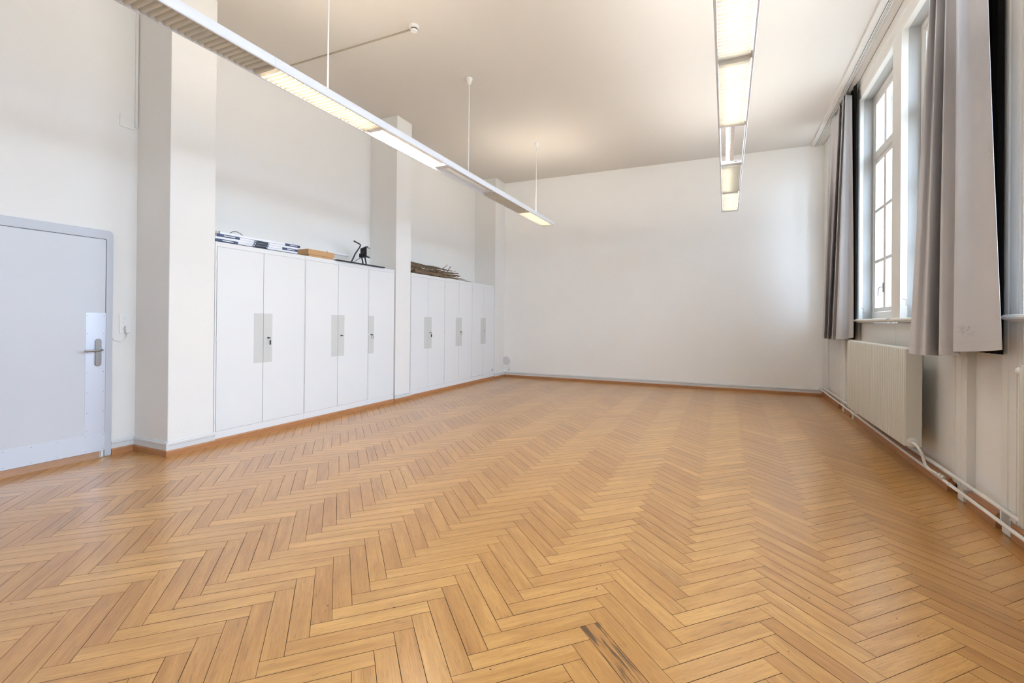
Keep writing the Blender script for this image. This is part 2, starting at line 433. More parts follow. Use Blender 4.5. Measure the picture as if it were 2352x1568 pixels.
# ------------------------------------------------------------------ window wall joinery
def casing_profile(y0, y1, flip=False):
    """room-side casing cross-section in (x, y): fluted board with beads"""
    t = [(0,1.66),(0,1.618),(.04,1.606),(.09,1.606),(.11,1.620),(.14,1.604),(.22,1.602),(.25,1.620),(.29,1.602),(.62,1.600),(.66,1.612),(.70,1.598),(.90,1.592),(.96,1.592),(1,1.600),(1,1.66)]
    if flip: t = [(1-u, x) for u, x in reversed(t)]
    return [(x, y0+(y1-y0)*u) for u, x in t]
n_trim = 0
def trim(mb, m=None, bevel=0):
    global n_trim
    n_trim += 1
    return structure(mb.build('trim_%d' % n_trim, m or M['trim'], bevel=bevel))
for gi, (a, b, ns) in enumerate(GROUPS):
    lo = min(n[0] for n in ns); hi = max(n[1] for n in ns)
    m = MB()
    if hi < 10: m.prism(casing_profile(hi, b), 'z', .10, H-.012)
    m.prism(casing_profile(a, lo, True), 'z', .10, H-.012)
    # little plinth feet under the casings
    if hi < 10: m.box(1.594, 1.655, b-.12, b-.02, 0.004, .11)
    m.box(1.594, 1.655, a+.03, a+.12, 0.004, .11)
    trim(m)
    m = MB()                                        # header board with beads, running over all niches
    m.prism([(1.66,ZH),(1.606,ZH),(1.598,ZH+.02),(1.598,ZH+.12),(1.590,ZH+.135),(1.602,ZH+.15),(1.596,ZH+.22),(1.60,H-.012),(1.66,H-.012)], 'y', lo, min(hi, YB-.002))
    trim(m)
    if len(ns) > 1:                                 # post between the niches
        s = sorted(ns); m = MB(); m.prism([(1.66,s[0][1]),(1.60,s[0][1]),(1.594,s[0][1]+.02),(1.594,s[1][0]-.02),(1.60,s[1][0]),(1.66,s[1][0])], 'z', ZS+.03, ZH)
        trim(m)
    m = MB()                                        # breast panel below the sill
    m.box(1.630, 1.66, lo, min(hi, YB-.002), .10, ZS-.01)
    for y in (lo+.02, (lo+hi)/2, hi-.02): m.box(1.6285, 1.64, y-.002, y+.002, .10, ZS-.02)
    trim(m, M['panel'])
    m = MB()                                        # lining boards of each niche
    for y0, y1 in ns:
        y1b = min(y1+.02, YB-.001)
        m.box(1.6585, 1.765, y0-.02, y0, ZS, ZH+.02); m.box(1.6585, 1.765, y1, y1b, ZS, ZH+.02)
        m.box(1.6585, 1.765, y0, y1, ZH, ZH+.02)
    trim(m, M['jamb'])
    # sill with rounded nose
    m = MB(); e0 = lo-.10; e1 = min(hi+.12, YB-.002)
    def nose(y0, y1, x): m.prism([(1.66,1.325),(x+.035,1.325),(x+.03,1.335),(x+.006,1.340),(x,1.352),(x+.006,1.366),(x+.02,1.370),(1.66,1.370)], 'y', y0, y1)
    if len(ns) > 1:
        s = sorted(ns); nose(e0, s[0][1]+.02, 1.552); nose(s[0][1]+.02, s[1][0], 1.575); nose(s[1][0], e1, 1.552)
    else: nose(e0, e1, 1.552)
    for y0, y1 in ns: m.box(1.64, 1.80, y0, y1, 1.33, 1.366)
    trim(m, M['trim'])

# windows: outer frame, three casements below and above the transom, storm window outside
n_win = 0
def window(y0, y1):
    global n_win
    n_win += 1
    W = thing('window_%d' % n_win, (1.80, (y0+y1)/2, 1.366)); structure(W)
    f = MB(); Xa, Xb = 1.757, 1.83
    z0, z1 = 1.366, ZH
    f.box(Xa, Xb, y0, y0+.05, z0, z1); f.box(Xa, Xb, y1-.05, y1, z0, z1)
    f.box(Xa, Xb, y0+.05, y1-.05, z0, 1.463); f.box(Xa, Xb, y0+.05, y1-.05, 4.225, z1)
    f.box(Xa+.006, Xb, y0+.05, y1-.05, 3.44, 3.505)
    f.box(Xa-.008, Xa+.01, y0+.05, y1-.05, 3.452, 3.475)
    f.build('window_frame', M['trim'], W, bevel=.003)
    n = 3; a, b = y0+.052, y1-.052
    for i in range(n):
        c0 = a+(b-a)*i/n+.002; c1 = a+(b-a)*(i+1)/n-.002
        for lower in (True, False):
            s = MB(); st = .038
            zb, zt = (1.468, 3.435) if lower else (3.51, 4.22)
            s.box(1.768, 1.808, c0, c0+st, zb, zt); s.box(1.768, 1.808, c1-st, c1, zb, zt)
            s.box(1.768, 1.808, c0+st, c1-st, zb, zb+.05); s.box(1.768, 1.808, c0+st, c1-st, zt-.05, zt)
            if lower:
                for zz in (2.118, 2.776): s.box(1.772, 1.804, c0+st, c1-st, zz-.02, zz+.02)
            sash = s.build('sash', M['trim'], W, bevel=.003)
            MB().box(1.786, 1.790, c0+st, c1-st, zb+.05, zt-.05).build('pane', M['glass'], sash)
            if lower and i == 2:
                h = MB(); h.box(1.756, 1.768, c0+.008, c0+.028, 1.70, 1.82)
                h.tube([(1.752,c0+.018,1.765),(1.735,c0+.018,1.765),(1.728,c0+.035,1.76),(1.728,c0+.08,1.735),(1.730,c0+.10,1.69),(1.733,c0+.10,1.66)], .0065, 8)
                h.build('window_handle', M['steel'], sash, smooth=True)
    o = MB()
    for zz0, zz1 in ((1.40,1.46),(3.44,3.52),(4.22,4.28),(2.10,2.135),(2.76,2.795)): o.box(1.958, 1.987, y0, y1, zz0, zz1)
    for k in range(4):
        yy = y0+.03+(y1-y0-.06)*k/3; o.box(1.955, 1.99, yy-.03, yy+.03, 1.40, 4.28)
    o.build('storm_window', M['stone'], W)
    r = MB(); r.box(1.832, 2.13, y0-.018, y0-.002, 1.34, ZH); r.box(1.832, 2.13, y1+.002, y1+.018 if y1 < 10 else y1+.01, 1.34, ZH)
    r.box(1.832, 2.18, y0, y1, 1.30, 1.345)
    r.build('outer_reveal', M['stone'], W)
for g in GROUPS[::-1]:
    for n in g[2]: window(*n)

# ceiling-mounted pelmet board with the curtain tracks (one fitting)
PR = thing('curtain_rail', (1.46, 4.4, H-.06), 'white double-track curtain rail along the ceiling edge above the windows', 'curtain rail')
MB().box(1.388, 1.452, YF+.01, YB-.005, H-.030, H-.001).build('board', M['trim'], PR, bevel=.003)
MB().box(1.452, 1.596, YF+.01, YB-.005, H-.010, H-.001).build('soffit', M['trim'], PR)
for xa, xb in ((1.462,1.470),(1.476,1.484),(1.490,1.502)): MB().box(xa, xb, YF+.01, YB-.01, H-.034, H-.010).build('track', M['rail'], PR)

# ------------------------------------------------------------------ curtains
def catmull(P, sub):
    out = []
    for i in range(len(P)-1):
        p0, p1, p2, p3 = P[max(i-1,0)], P[i], P[i+1], P[min(i+2, len(P)-1)]
        for s in range(sub):
            t = s/sub
            out.append(tuple(.5*((2*p1[k])+(-p0[k]+p2[k])*t+(2*p0[k]-5*p1[k]+4*p2[k]-p3[k])*t*t+(-p0[k]+3*p1[k]-3*p2[k]+p3[k])*t**3) for k in range(len(P[0]))))
    out.append(P[-1]); return out
def curtain(B, T, ztop, label, lin, sub=6, rows=46, group=None, cm=None):
    cm = cm or M['curtain']
    """B, T: fold points (x, y, z) low and high on the cloth, joined by straight hang"""
    cols = []
    for b, t, zt in zip(B, T, ztop):
        k = (zt-b[2])/(t[2]-b[2])
        cols.append((b[0], b[1], b[2], b[0]+(t[0]-b[0])*min(k,1.0), b[1]+(t[1]-b[1])*k, zt))
    cols = catmull(cols, sub)
    def surf(u0, u1, name, parent, th, m, off=0):
        mb = MB(); n = len(cols)
        for r in range(rows+1):
            s = u0+(u1-u0)*r/rows
            for c in cols:
                wob = .006*math.sin(s*5.0+c[1]*9)*(1-s)
                mb.v.append((c[0]+(c[3]-c[0])*s+wob-off, c[1]+(c[4]-c[1])*s+wob*.6, c[2]+(c[5]-c[2])*s))
        for r in range(rows):
            for i in range(n-1): mb.f.append((r*n+i, r*n+i+1, (r+1)*n+i+1, (r+1)*n+i))
        o = mb.build(name, m, parent, smooth=True)
        for p in o.data.polygons: p.use_smooth = True
        md = o.modifiers.new('cloth', 'SOLIDIFY'); md.thickness = th; md.offset = 0
        return o
    base = (sum(b[0] for b in B)/len(B), sum(b[1] for b in B)/len(B), min(b[2] for b in B))
    C = thing('curtain', base, label, 'curtain', group)
    surf(0, 1, 'drape', C, .003, cm)
    h = surf(0.0, .016, 'hem', C, .0042, M['curtain'], 0) if rows else None
    mb = MB()                                        # black lining behind the cloth
    y0, y1, z0, z1, xx = lin
    k = 40
    for r in (0, 1):
        for i in range(k+1):
            y = y0+(y1-y0)*i/k
            mb.v.append((xx+.010*math.sin(i*1.35), y, z0 if r == 0 else z1))
    for i in range(k): mb.f.append((i, i+1, k+1+i+1, k+1+i))
    l = mb.build('lining', M['lining'], C, smooth=True)
    md = l.modifiers.new('cloth', 'SOLIDIFY'); md.thickness = .002
    return C
B2 = [(1.485,3.743,1.158),(1.487,3.822,1.149),(1.475,3.88,1.143),(1.445,3.926,1.137),(1.4,3.977,1.132),(1.375,4.05,1.125),(1.47,4.261,1.104),(1.52,4.42,1.082),(1.45,4.429,1.084),(1.43,4.474,1.081),(1.5,4.645,1.073),(1.53,4.78,1.061),(1.42,4.639,1.07),(1.4,4.669,1.068),(1.44,4.749,1.064),(1.43,4.815,1.06),(1.39,4.83,1.065),(1.385,4.932,1.066),(1.395,4.96,1.068)]
T2 = [(1.49,3.93,3.346),(1.49,3.991,3.384),(1.48,4.038,3.417),(1.45,4.07,3.444),(1.41,4.069,3.455),(1.385,4.074,3.464),(1.46,4.253,3.556),(1.51,4.39,3.669),(1.46,4.394,3.644),(1.43,4.391,3.651),(1.49,4.537,3.725),(1.52,4.65,3.825),(1.47,4.593,3.765),(1.45,4.587,3.767),(1.51,4.743,3.848),(1.52,4.8,3.914),(1.48,4.749,3.86),(1.46,4.737,3.858),(1.52,4.896,3.941)]
curtain(B2, T2, [4.515]*19, 'tall grey curtain with a broad front fold and small stains, next to the radiator knob',
        (3.956, 4.55, 1.12, 4.50, 1.575), group='grey window curtains', cm=M['stained'])
B1 = [(1.55,7.608,1.126),(1.53,7.725,1.116),(1.48,7.72,1.104),(1.42,7.715,1.096),(1.375,7.77,1.094),(1.44,8.02,1.088),(1.51,8.45,1.072),(1.44,8.415,1.075),(1.51,8.7,1.073),(1.52,8.98,1.064),(1.45,8.775,1.071),(1.52,9.126,1.063),(1.53,9.4,1.06),(1.47,9.264,1.064),(1.53,9.7,1.052)]
T1 = [(1.52,7.646,4.38),(1.51,7.669,4.392),(1.495,7.667,4.394),(1.475,7.66,4.386),(1.455,7.66,4.37),(1.48,7.794,4.439),(1.51,8.0,4.5),(1.48,7.954,4.481),(1.51,8.143,4.5),(1.52,8.3,4.5),(1.48,8.207,4.5),(1.51,8.42,4.5),(1.52,8.6,4.5),(1.48,8.7,4.5),(1.5,8.98,4.5)]
curtain(B1, T1, [4.38,4.385,4.39,4.395,4.40,4.47]+[4.51]*9, 'grey curtain gathered in narrow folds next to the back corner',
        (7.56, 8.9, 1.10, 4.50, 1.555), group='grey window curtains')

# ------------------------------------------------------------------ door
D = thing('door_1', (XL, 1.98, 0)); structure(D)
ar = []                                             # steel frame with a rounded upper corner
yo, yi, zo, zi, yl, yl2 = 2.517, 2.464, 2.116, 2.035, 1.40, 1.455
m = MB()
m.prism([(yi, .008), (yo, .008), (yo, zo-.035), (yo-.010, zo-.012), (yo-.033, zo), (yl, zo), (yl, .008), (yl2, .008), (yl2, zi), (yi-.008, zi), (yi, zi-.008)], 'x', XL+.001, XL+.022)
m.build('door_frame', M['doorframe'], D, bevel=.004)
leaf = MB().box(XL+.001, XL+.017, yl2+.003, yi-.003, .062, zi-.004).build('door_leaf', M['door'], D, bevel=.003)
MB().box(XL+.016, XL+.0195, 2.311, 2.463, .232, 1.345).build('push_plate', M['alu'], leaf)
MB().box(XL+.016, XL+.0205, yl2+.01, 2.468, .064, .231).build('kick_plate', M['alu2'], leaf)
s = MB()
for z in (1.32, 1.155, .98, .80, .615, .43, .27): 
    for y in (2.325, 2.449): s.lathe((XL+.0193, y, z), [(.0035,0),(.0035,.0016),(.001,.0022)], (1,0,0), 8)
for z in (.212, .082):
    for y in (1.60, 1.78, 1.95, 2.12, 2.32, 2.45): s.lathe((XL+.0203, y, z), [(.0035,0),(.0035,.0016),(.001,.0022)], (1,0,0), 8)
s.build('screws', M['steel'], leaf)
hp = MB(); pr = []
cy, r_ = 2.404, .023
for k in range(13): a = PI*k/12; pr.append((cy+r_*math.cos(a), 1.083+r_*math.sin(a)))
for k in range(13): a = PI+PI*k/12; pr.append((cy+r_*math.cos(a), .876+r_*math.sin(a)))
hp.prism(pr, 'x', XL+.019, XL+.034); hpo = hp.build('handle_plate', M['steel'], leaf, smooth=True, bevel=.002)
h = MB(); h.lathe((XL+.033, 2.412, 1.003), [(.016,0),(.016,.012),(.010,.014),(.010,.05)], (1,0,0), 16)
h.tube([(XL+.07,2.415,1.003),(XL+.082,2.408,1.003),(XL+.088,2.39,1.003),(XL+.089,2.33,1.001),(XL+.088,2.292,1.001),(XL+.080,2.278,1.001)], .0095, 10)
h.build('lever', M['steel'], leaf, smooth=True)
MB().box(XL+.0, XL+.012, yl2, 2.43, .0, .06).build('threshold', M['threshold'], D)
MB().box(XL+.0, XL+.014, 2.44, 2.455, .006, .062).build('seal', M['white_plastic'], D)

# electrical fittings on the left wall
S = thing('wall_socket', (XL, 2.62, 1.15), 'white triple wall socket between the door and the pillar', 'socket')
m = MB(); m.box(XL, XL+.008, 2.578, 2.666, 1.150, 1.345); m.build('cover_plate', M['white_plastic'], S, bevel=.003)
for z in (1.305, 1.25, 1.192): MB().lathe((XL+.007, 2.625, z), [(.021,0),(.021,.003),(.018,.0045)], (1,0,0), 6).build('socket_insert', M['cabinet'], S)
K = thing('power_plug', (XL+.01, 2.64, 1.14), 'white plug with a looping cable in the wall socket by the door', 'plug')
MB().box(XL+.010, XL+.045, 2.615, 2.655, 1.155, 1.225).build('plug_body', M['white_plastic'], K, bevel=.006)
MB().tube([(XL+.028,2.637,1.160),(XL+.028,2.636,1.135),(XL+.026,2.630,1.112),(XL+.022,2.61,1.088),(XL+.018,2.58,1.076),(XL+.012,2.55,1.083),(XL+.008,2.53,1.10),(XL+.007,2.519,1.12)], [.0065,.006,.004,.004,.004,.004,.004,.004], 8).build('cable', M['white_plastic'], K, smooth=True)
tag(MB().box(XL, XL+.010, 2.565, 2.687, 3.142, 3.262).build('junction_box', M['plaster'], bevel=.002), 'painted square junction box cover high on the wall over the door', 'junction box')
tag(MB().box(XL, XL+.014, 2.690, 2.712, 3.17, H-.001).build('cable_duct', M['plaster'], bevel=.002), 'thin vertical cable duct in the corner beside the pillar by the door', 'cable duct')

# ------------------------------------------------------------------ built-in cabinets
def cabinet(y0, y1, doors, label, plate=(.81, 1.366), pw=.115, key=None, raised=None):
    z0, z1 = .062, 2.097
    C = thing('wall_cabinet', ((XL+XC)/2, (y0+y1)/2, 0), label, 'cabinet', 'built-in cupboards along the wall')
    m = MB(); xb = XC-.022
    m.box(XL+.004, xb-.001, y0, y1, 0.0, z1)
    m.box(xb, XC-.003, y0, y1, 2.047, z1)                      # head rail
    m.box(xb, XC-.003, y0, y1, z0, .137)                      # bottom rail
    dy0, dy1 = doors[0][0], doors[-1][1]
    if dy0-y0 > .004: m.box(xb, XC-.003, y0, dy0-.0025, .137, 2.047)
    if y1-dy1 > .004: m.box(xb, XC-.003, dy1+.0025, y1, .137, 2.047)
    m.build('body', M['cabinet'], C, bevel=.0015)
    for i, (a, b, hinge, pl) in enumerate(doors):
        zb = .139 if raised != i else .150
        d = MB().box(xb+.001, XC, a+.0012, b-.0012, zb, 2.045).build('door', M['cabinet'], C, bevel=.0015)
        if pl:
            py0, py1 = (b-pw, b-.0015) if pl == 'hi' else (a+.0015, a+pw)
            MB().box(XC-.001, XC+.0012, py0, py1, plate[0], plate[1]).build('finger_plate', M['plate_grey'], d)
        if hinge:
            hy = a-.001 if hinge == 'lo' else b+.001
            for z in (1.935, 1.09, .245):
                MB().lathe((XC+.003, hy, z-.024), [(.0055,0),(.007,.003),(.007,.045),(.0055,.048)], (0,0,1), 10).build('hinge', M['cabinet'], d, smooth=True)
        if key and key[0] == i:
            ky = key[1]
            k = MB(); k.lathe((XC, ky, 1.088), [(.011,0),(.011,.004),(.007,.006)], (1,0,0), 16)
            k.build('lock', M['charcoal'], d, smooth=True)
            if key[2] != 'none':
                k = MB(); k.box(XC+.006, XC+.028, ky-.002, ky+.002, 1.083, 1.093)
                k.lathe((XC+.034, ky-.002, 1.088), [(.007,0),(.007,.003)], (0,1,0), 12)
                if key[2] == 'tag':
                    k.tube([(XC+.034,ky,1.080),(XC+.036,ky+.004,1.06)], .0015, 6); k.box(XC+.026, XC+.046, ky, ky+.004, 1.010, 1.062)
                if key[2] == 'ring': k.tube([(XC+.03+.016*math.sin(t), ky, 1.055+.022*math.cos(t)) for t in [2*PI*j/14 for j in range(15)]], .0022, 6)
                k.build('key', M['charcoal'], d)
    return C
LB = (3.160, 6.038)
cabinet(3.160, 4.294, [(3.179,3.7165,'lo','hi'),(3.7195,4.286,None,'lo')], 'wide white double-door cupboard under the stack of folded bars, next to the thick pillar', key=(1,3.780,'tag'))
cabinet(4.296, 5.434, [(4.305,4.848,'lo','hi'),(4.852,5.428,None,'lo')], 'white double-door cupboard under the cardboard box and the black board', key=(1,4.905,'key'))
cabinet(5.436, 6.038, [(5.452,6.030,'lo','lo')], 'narrow white single-door cupboard touching the middle pillar', key=(0,5.503,'ring'))
cabinet(6.465, 7.503, [(6.472,6.967,'lo','hi'),(6.970,7.496,None,'lo')], 'white double-door cupboard just past the middle pillar under the thick branches', key=(1,7.023,'tag'))
cabinet(7.505, 8.543, [(7.512,8.022,'lo','hi'),(8.026,8.536,None,'lo')], 'white double-door cupboard beneath the thin twig ends', key=(1,8.076,'ring'))
cabinet(8.545, 9.590, [(8.553,9.045,'lo','hi'),(9.049,9.575,None,'lo')], 'white double-door cupboard nearest the back wall, a small dark hole low on it', key=(1,9.089,'none'), raised=0)
hm = MB().lathe((XC+.0005, 9.49, .20), [(.014,0),(.014,.001)], (1,0,0), 12)
for v in range(len(hm.v)): x, y, z = hm.v[v]; hm.v[v] = (x, 9.49+(y-9.49)*1.0, .21+(z-.20)*2.0)
for o in list(bpy.data.objects):
    if o.name == 'wall_cabinet.005': hm.build('hole', M['dark_gap'], o)

# ------------------------------------------------------------------ things on the cabinets
ZT = 2.097
# stack of folded white bars with navy sleeves
def bar(z, lean, sleeves, joint, label, cap=None):
    y0, y1 = 3.172+lean, 4.20+lean*.3
    Bn = thing('folded_bar', (-4.86, (y0+y1)/2, z), label, 'folded bar', 'folded white bars stacked on the cupboard')
    h = .0255
    MB().box(-4.915, -4.802, y0, y1, z, z+h).build('rail', M['bar'], Bn, bevel=.004)
    for a, b in sleeves:
        s = MB().box(-4.922, -4.797, a, b, z-.0005, z+h+.0005).build('sleeve', M['navy'], Bn, bevel=.003)
        MB().box(-4.7975, -4.7955, a+(b-a)*.30, b-(b-a)*.22, z+.009, z+.017).build('slot', M['bar'], s)
    if joint:
        a, b = joint
        j = MB().box(-4.920, -4.795, a, b, z+.002, z+h-.002).build('joint', M['charcoal'], Bn, bevel=.004)
        for y in (a+.004, b-.004):
            c = MB().lathe((-4.797, y, z+h/2), [(.012,0),(.012,.004)], (1,0,0), 14).build('joint_cap', M['navy'], Bn)
            MB().lathe((-4.793, y, z+h/2), [(.006,0),(.006,.002)], (1,0,0), 12).build('pivot', M['bar'], c)
    if cap: MB().box(-4.95, -4.80, cap[0], cap[1], z, z+h+.001).build('end_cap', M['beige_cap'], Bn, bevel=.002)
    return Bn
bar(ZT+.008, .0, [(3.170,3.42)], (3.60,3.77), 'bottom bar of the stack, one navy sleeve at its pillar-side end')
bar(ZT+.034, .0, [(3.98,4.198)], (3.615,3.785), 'second bar from the bottom of the stack, navy sleeve touching the cardboard box')
bar(ZT+.060, .01, [(3.185,3.44)], (3.62,3.79), 'third bar from the bottom of the stack, navy sleeve at its pillar-side end')
bar(ZT+.087, .0, [(4.02,4.235),(3.205,3.22)], None, 'topmost bar of the stack, a thin navy band and a beige cap at one end', cap=(3.165,3.20))
tag(MB().box(-4.96, -4.785, 3.17, 4.19, ZT+.0005, ZT+.007).build('base_strip', M['black_board']), 'thin black strip lying under the stack of folded bars', 'strip')
tag(MB().tube([(-4.90,3.33,ZT+.119),(-4.895,3.38,ZT+.121),(-4.89,3.42,ZT+.150),(-4.885,3.46,ZT+.157),(-4.88,3.50,ZT+.145),(-4.875,3.54,ZT+.117)], .0035, 8).build('cable_loop', M['black_metal'], smooth=True), 'short black cable looping up over the topmost folded bar', 'cable')
# cardboard box
Bx = thing('cardboard_box', (-4.95, 4.56, ZT), 'flat brown cardboard box with a slip-on lid beside the folded bars', 'box')
MB().box(-5.10, -4.802, 4.372, 4.775, ZT+.0005, ZT+.075).build('tray', M['card'], Bx, bevel=.002)
MB().box(-5.11, -4.792, 4.355, 4.790, ZT+.030, ZT+.096).build('lid', M['card'], Bx, bevel=.002)
tag(MB().tube([(-5.12,4.98,ZT+.155),(-5.12,5.38,ZT+.160)], .020, 16).build('paper_tube', M['paper'], smooth=True), 'white cardboard tube sticking out behind the flat brown box', 'tube')
tag(MB().box(-5.20, -5.06, 4.83, 5.06, ZT+.0005, ZT+.134).build('flat_carton', M['paper'], bevel=.003), 'pale carton hidden behind the flat brown box, carrying the white tube', 'carton')
# black board and floodlight
tag(MB().box(-5.04, -4.745, 4.80, 5.77, ZT+.0005, ZT+.0145).build('black_board', M['black_board'], bevel=.003), 'thin black board lying flat on the cupboard under the floodlight', 'board')
F = thing('floodlight', (-4.93, 5.48, ZT+.0145), 'black work floodlight with a bent carrying handle standing on the black board', 'floodlight')
zb = ZT+.0150
ax, wd, up = Vector((.9,.43,-.02)).normalized(), Vector((-.43,.9,0)).normalized(), Vector((0,0,1))
fc = Vector((-4.905,5.575,2.318))
m = MB(); m.obox(fc-ax*.010, ax, wd, up, .010, .095, .078)
m.build('front_frame', M['black_metal'], F, bevel=.004)
MB().obox(fc+ax*.001, ax, wd, up, .0015, .078, .060).build('lens', M['lens'], F)
m = MB(); n0 = len(m.v)
for d, hw, hh in ((.02,.085,.070),(.105,.050,.045)):
    for sy, sz in ((-1,-1),(1,-1),(1,1),(-1,1)): m.v.append(tuple(fc-ax*d+wd*hw*sy+up*hh*sz))
m.f += [(0,1,2,3),(7,6,5,4)]+[(i,(i+1)%4,4+(i+1)%4,4+i) for i in range(4)]
for k in range(5): m.obox(fc-ax*(.035+.014*k), ax, wd, up, .002, .085-.006*k, .074-.005*k)
m.build('lamp_body', M['black_metal'], F, bevel=.002)
MB().obox(fc-ax*.10-up*.055, ax, wd, up, .028, .035, .028).build('junction_box', M['black_metal'], F, bevel=.003)
MB().lathe(fc-ax*.012+up*.078, [(.007,0),(.007,.012),(.004,.014)], (0,0,1), 10).build('screw', M['black_metal'], F)
p1 = fc-ax*.13
m = MB().tube([(-5.02,5.33,zb+.009),(-4.985,5.39,2.28),(-4.955,5.45,2.385),(-4.952,5.46,2.415),(-4.962,5.445,2.430),(-4.99,5.36,2.462)], .0105, 12)
m.build('carrying_handle', M['black_metal'], F, smooth=True)
m = MB().tube([(-4.955,5.487,2.25),(-4.95,5.522,zb+.009)], .011, 10); m.build('leg', M['black_metal'], F, smooth=True)
m = MB().tube([(-4.945,5.545,2.25),(-4.94,5.578,zb+.009)], .011, 10); m.build('leg', M['black_metal'], F, smooth=True)
m = MB().tube([(-5.02,5.33,zb+.009),(-4.95,5.522,zb+.009),(-4.94,5.578,zb+.009)], .009, 8); m.build('foot_bar', M['black_metal'], F, smooth=True)
m = MB().tube([tuple(fc-ax*.10-up*.08),(-4.99,5.44,2.20),(-4.985,5.38,2.16),(-4.975,5.33,zb+.006)], .004, 8); m.build('cable', M['black_metal'], F, smooth=True)
m = MB().tube([tuple(fc-ax*.05-wd*.09),tuple(fc-ax*.06-wd*.10-up*.05),(-4.965,5.49,2.235)], .006, 8); m.build('bracket', M['black_metal'], F, smooth=True)

# branches
rb = random.Random(11)
def branch(p0, p1, r0, r1, label, wig=.03, twigs=(), n=9):
    p0, p1 = Vector(p0), Vector(p1); pts = []; rr = []
    for i in range(n):
        t = i/(n-1); e = math.sin(PI*t)
        pts.append(p0.lerp(p1, t)+Vector((rb.uniform(-wig,wig)*.5, 0, rb.uniform(-wig,wig)*.45))*min(1, e*1.6))
        rr.append((r0+(r1-r0)*t)*rb.uniform(.88,1.14))
    zmin = ZT+.001
    pts = [Vector((q.x, q.y, max(q.z, zmin+r))) for q, r in zip(pts, rr)]
    mb = MB().tube(pts, rr, 9)
    o = mb.build('branch', M['bark'], smooth=True)
    tag(o, label, 'branch', 'dry branches piled on the cupboards')
    for at, dv, r in twigs:
        q = pts[min(n-1, int(at*(n-1)))]
        MB().tube([q, q+Vector(dv)*.5+Vector((0,0,rb.uniform(-.008,.008))), q+Vector(dv)], [r, r*.85, r*.6], 7).build('twig', M['bark'], o, smooth=True)
    return o
BR = [
 ((-4.88,6.49,2.272),(-4.87,7.90,2.268),.030,.009,'thick bark-covered branch lying on top of the pile, arching to a thin tip',.02,((.80,(.02,.16,.10),.006),(.55,(.0,.10,.03),.006))),
 ((-4.82,6.49,2.230),(-4.84,7.45,2.235),.022,.012,'grey-brown branch just below the topmost one, by the pillar',.02,()),
 ((-4.92,6.50,2.20),(-4.86,7.90,2.240),.020,.008,'long slim branch in the middle of the pile ending in an upright fork',.03,((.95,(.02,.10,.125),.009),(.75,(0,.12,.03),.006))),
 ((-4.82,6.49,2.175),(-4.83,7.35,2.200),.024,.014,'mid-height branch with pale scars near the pillar',.02,((.55,(.01,.05,.05),.008),)),
 ((-4.825,6.60,2.135),(-4.83,7.50,2.150),.036,.022,'stoutest branch, at the front bottom of the pile with a pale cut end',.015,()),
 ((-4.95,6.50,2.145),(-5.00,7.70,2.160),.022,.010,'dark branch low behind the stoutest one',.02,()),
 ((-5.03,6.50,2.125),(-5.05,7.9,2.130),.022,.010,'low branch at the back of the pile along the wall',.02,()),
 ((-4.88,6.50,2.115),(-4.90,7.75,2.118),.016,.008,'slim branch pressed against the cupboard top under the stout one',.01,()),
 ((-4.97,6.55,2.225),(-4.98,7.80,2.200),.018,.007,'brown branch at the back, level with the arching top branch',.03,((.7,(.0,.10,.05),.005),)),
 ((-4.86,7.10,2.175),(-4.86,8.12,2.245),.016,.008,'forked twig rising to the second highest tip',.02,((.85,(.01,.16,.07),.005),)),
 ((-4.86,7.20,2.165),(-4.86,8.15,2.195),.016,.012,'blunt broken twig pointing at the back wall',.02,((.7,(.03,.12,.0),.006),)),
 ((-4.84,7.10,2.150),(-4.84,7.98,2.170),.018,.011,'rough twig with a split end under the blunt one',.02,()),
 ((-4.82,7.15,2.130),(-4.82,8.20,2.138),.013,.007,'thin low twig with a small side shoot',.012,((.75,(.02,.20,.06),.004),)),
 ((-4.80,7.35,2.120),(-4.80,8.60,2.108),.011,.004,'longest thin twig, tip trailing furthest along the cupboards',.010,((.5,(.0,.10,.03),.003),(.75,(.01,.08,.03),.003))),
 ((-4.84,7.30,2.140),(-4.83,8.35,2.135),.011,.005,'fine twig behind the longest one, with one shoot',.015,((.6,(.0,.12,.05),.004),)),
 ((-4.82,6.80,2.105),(-4.85,7.70,2.110),.009,.005,'pencil-thin stick along the front edge of the cupboard top',.008,()),
 ((-4.96,6.9,2.185),(-4.90,7.75,2.195),.014,.008,'curved stick bridging the middle of the pile',.04,((.5,(.02,.06,.05),.005),)),
 ((-4.86,6.62,2.19),(-4.82,7.05,2.165),.013,.010,'short slanting stick with a pale broken end near the pillar',.02,()),
]
for b in BR: branch(b[0], b[1], b[2], b[3], b[4], b[5], b[6])
m = MB().lathe((-4.829,6.600,2.132), [(.020,-.004),(.020,.0)], (0,-1,0), 14)

# ------------------------------------------------------------------ hub on the back wall
Hb = thing('wall_hub', (-4.70, YB, .30), 'round pale plastic device with a dangling cord low in the back corner', 'device')
MB().lathe((-4.700, YB, .385), [(.098,0),(.100,.012),(.092,.030),(.045,.036),(.042,.031),(.030,.030)], (0,-1,0), 40).build('disc', M['hub'], Hb, smooth=True)
MB().tube([(-4.645,YB-.012,.300),(-4.632,YB-.012,.27),(-4.626,YB-.010,.22),(-4.630,YB-.010,.185)], .0055, 8).build('cord', M['hub'], Hb, smooth=True)
MB().tube([(-4.630,YB-.010,.187),(-4.640,YB-.010,.150)], .009, 8).build('cord_end', M['steel'], Hb)
tag(MB().box(XC, XC+.006, 9.68, 9.70, .31, .345).build('key_switch', M['hub']), 'tiny grey switch on the pillar near the back corner', 'switch')

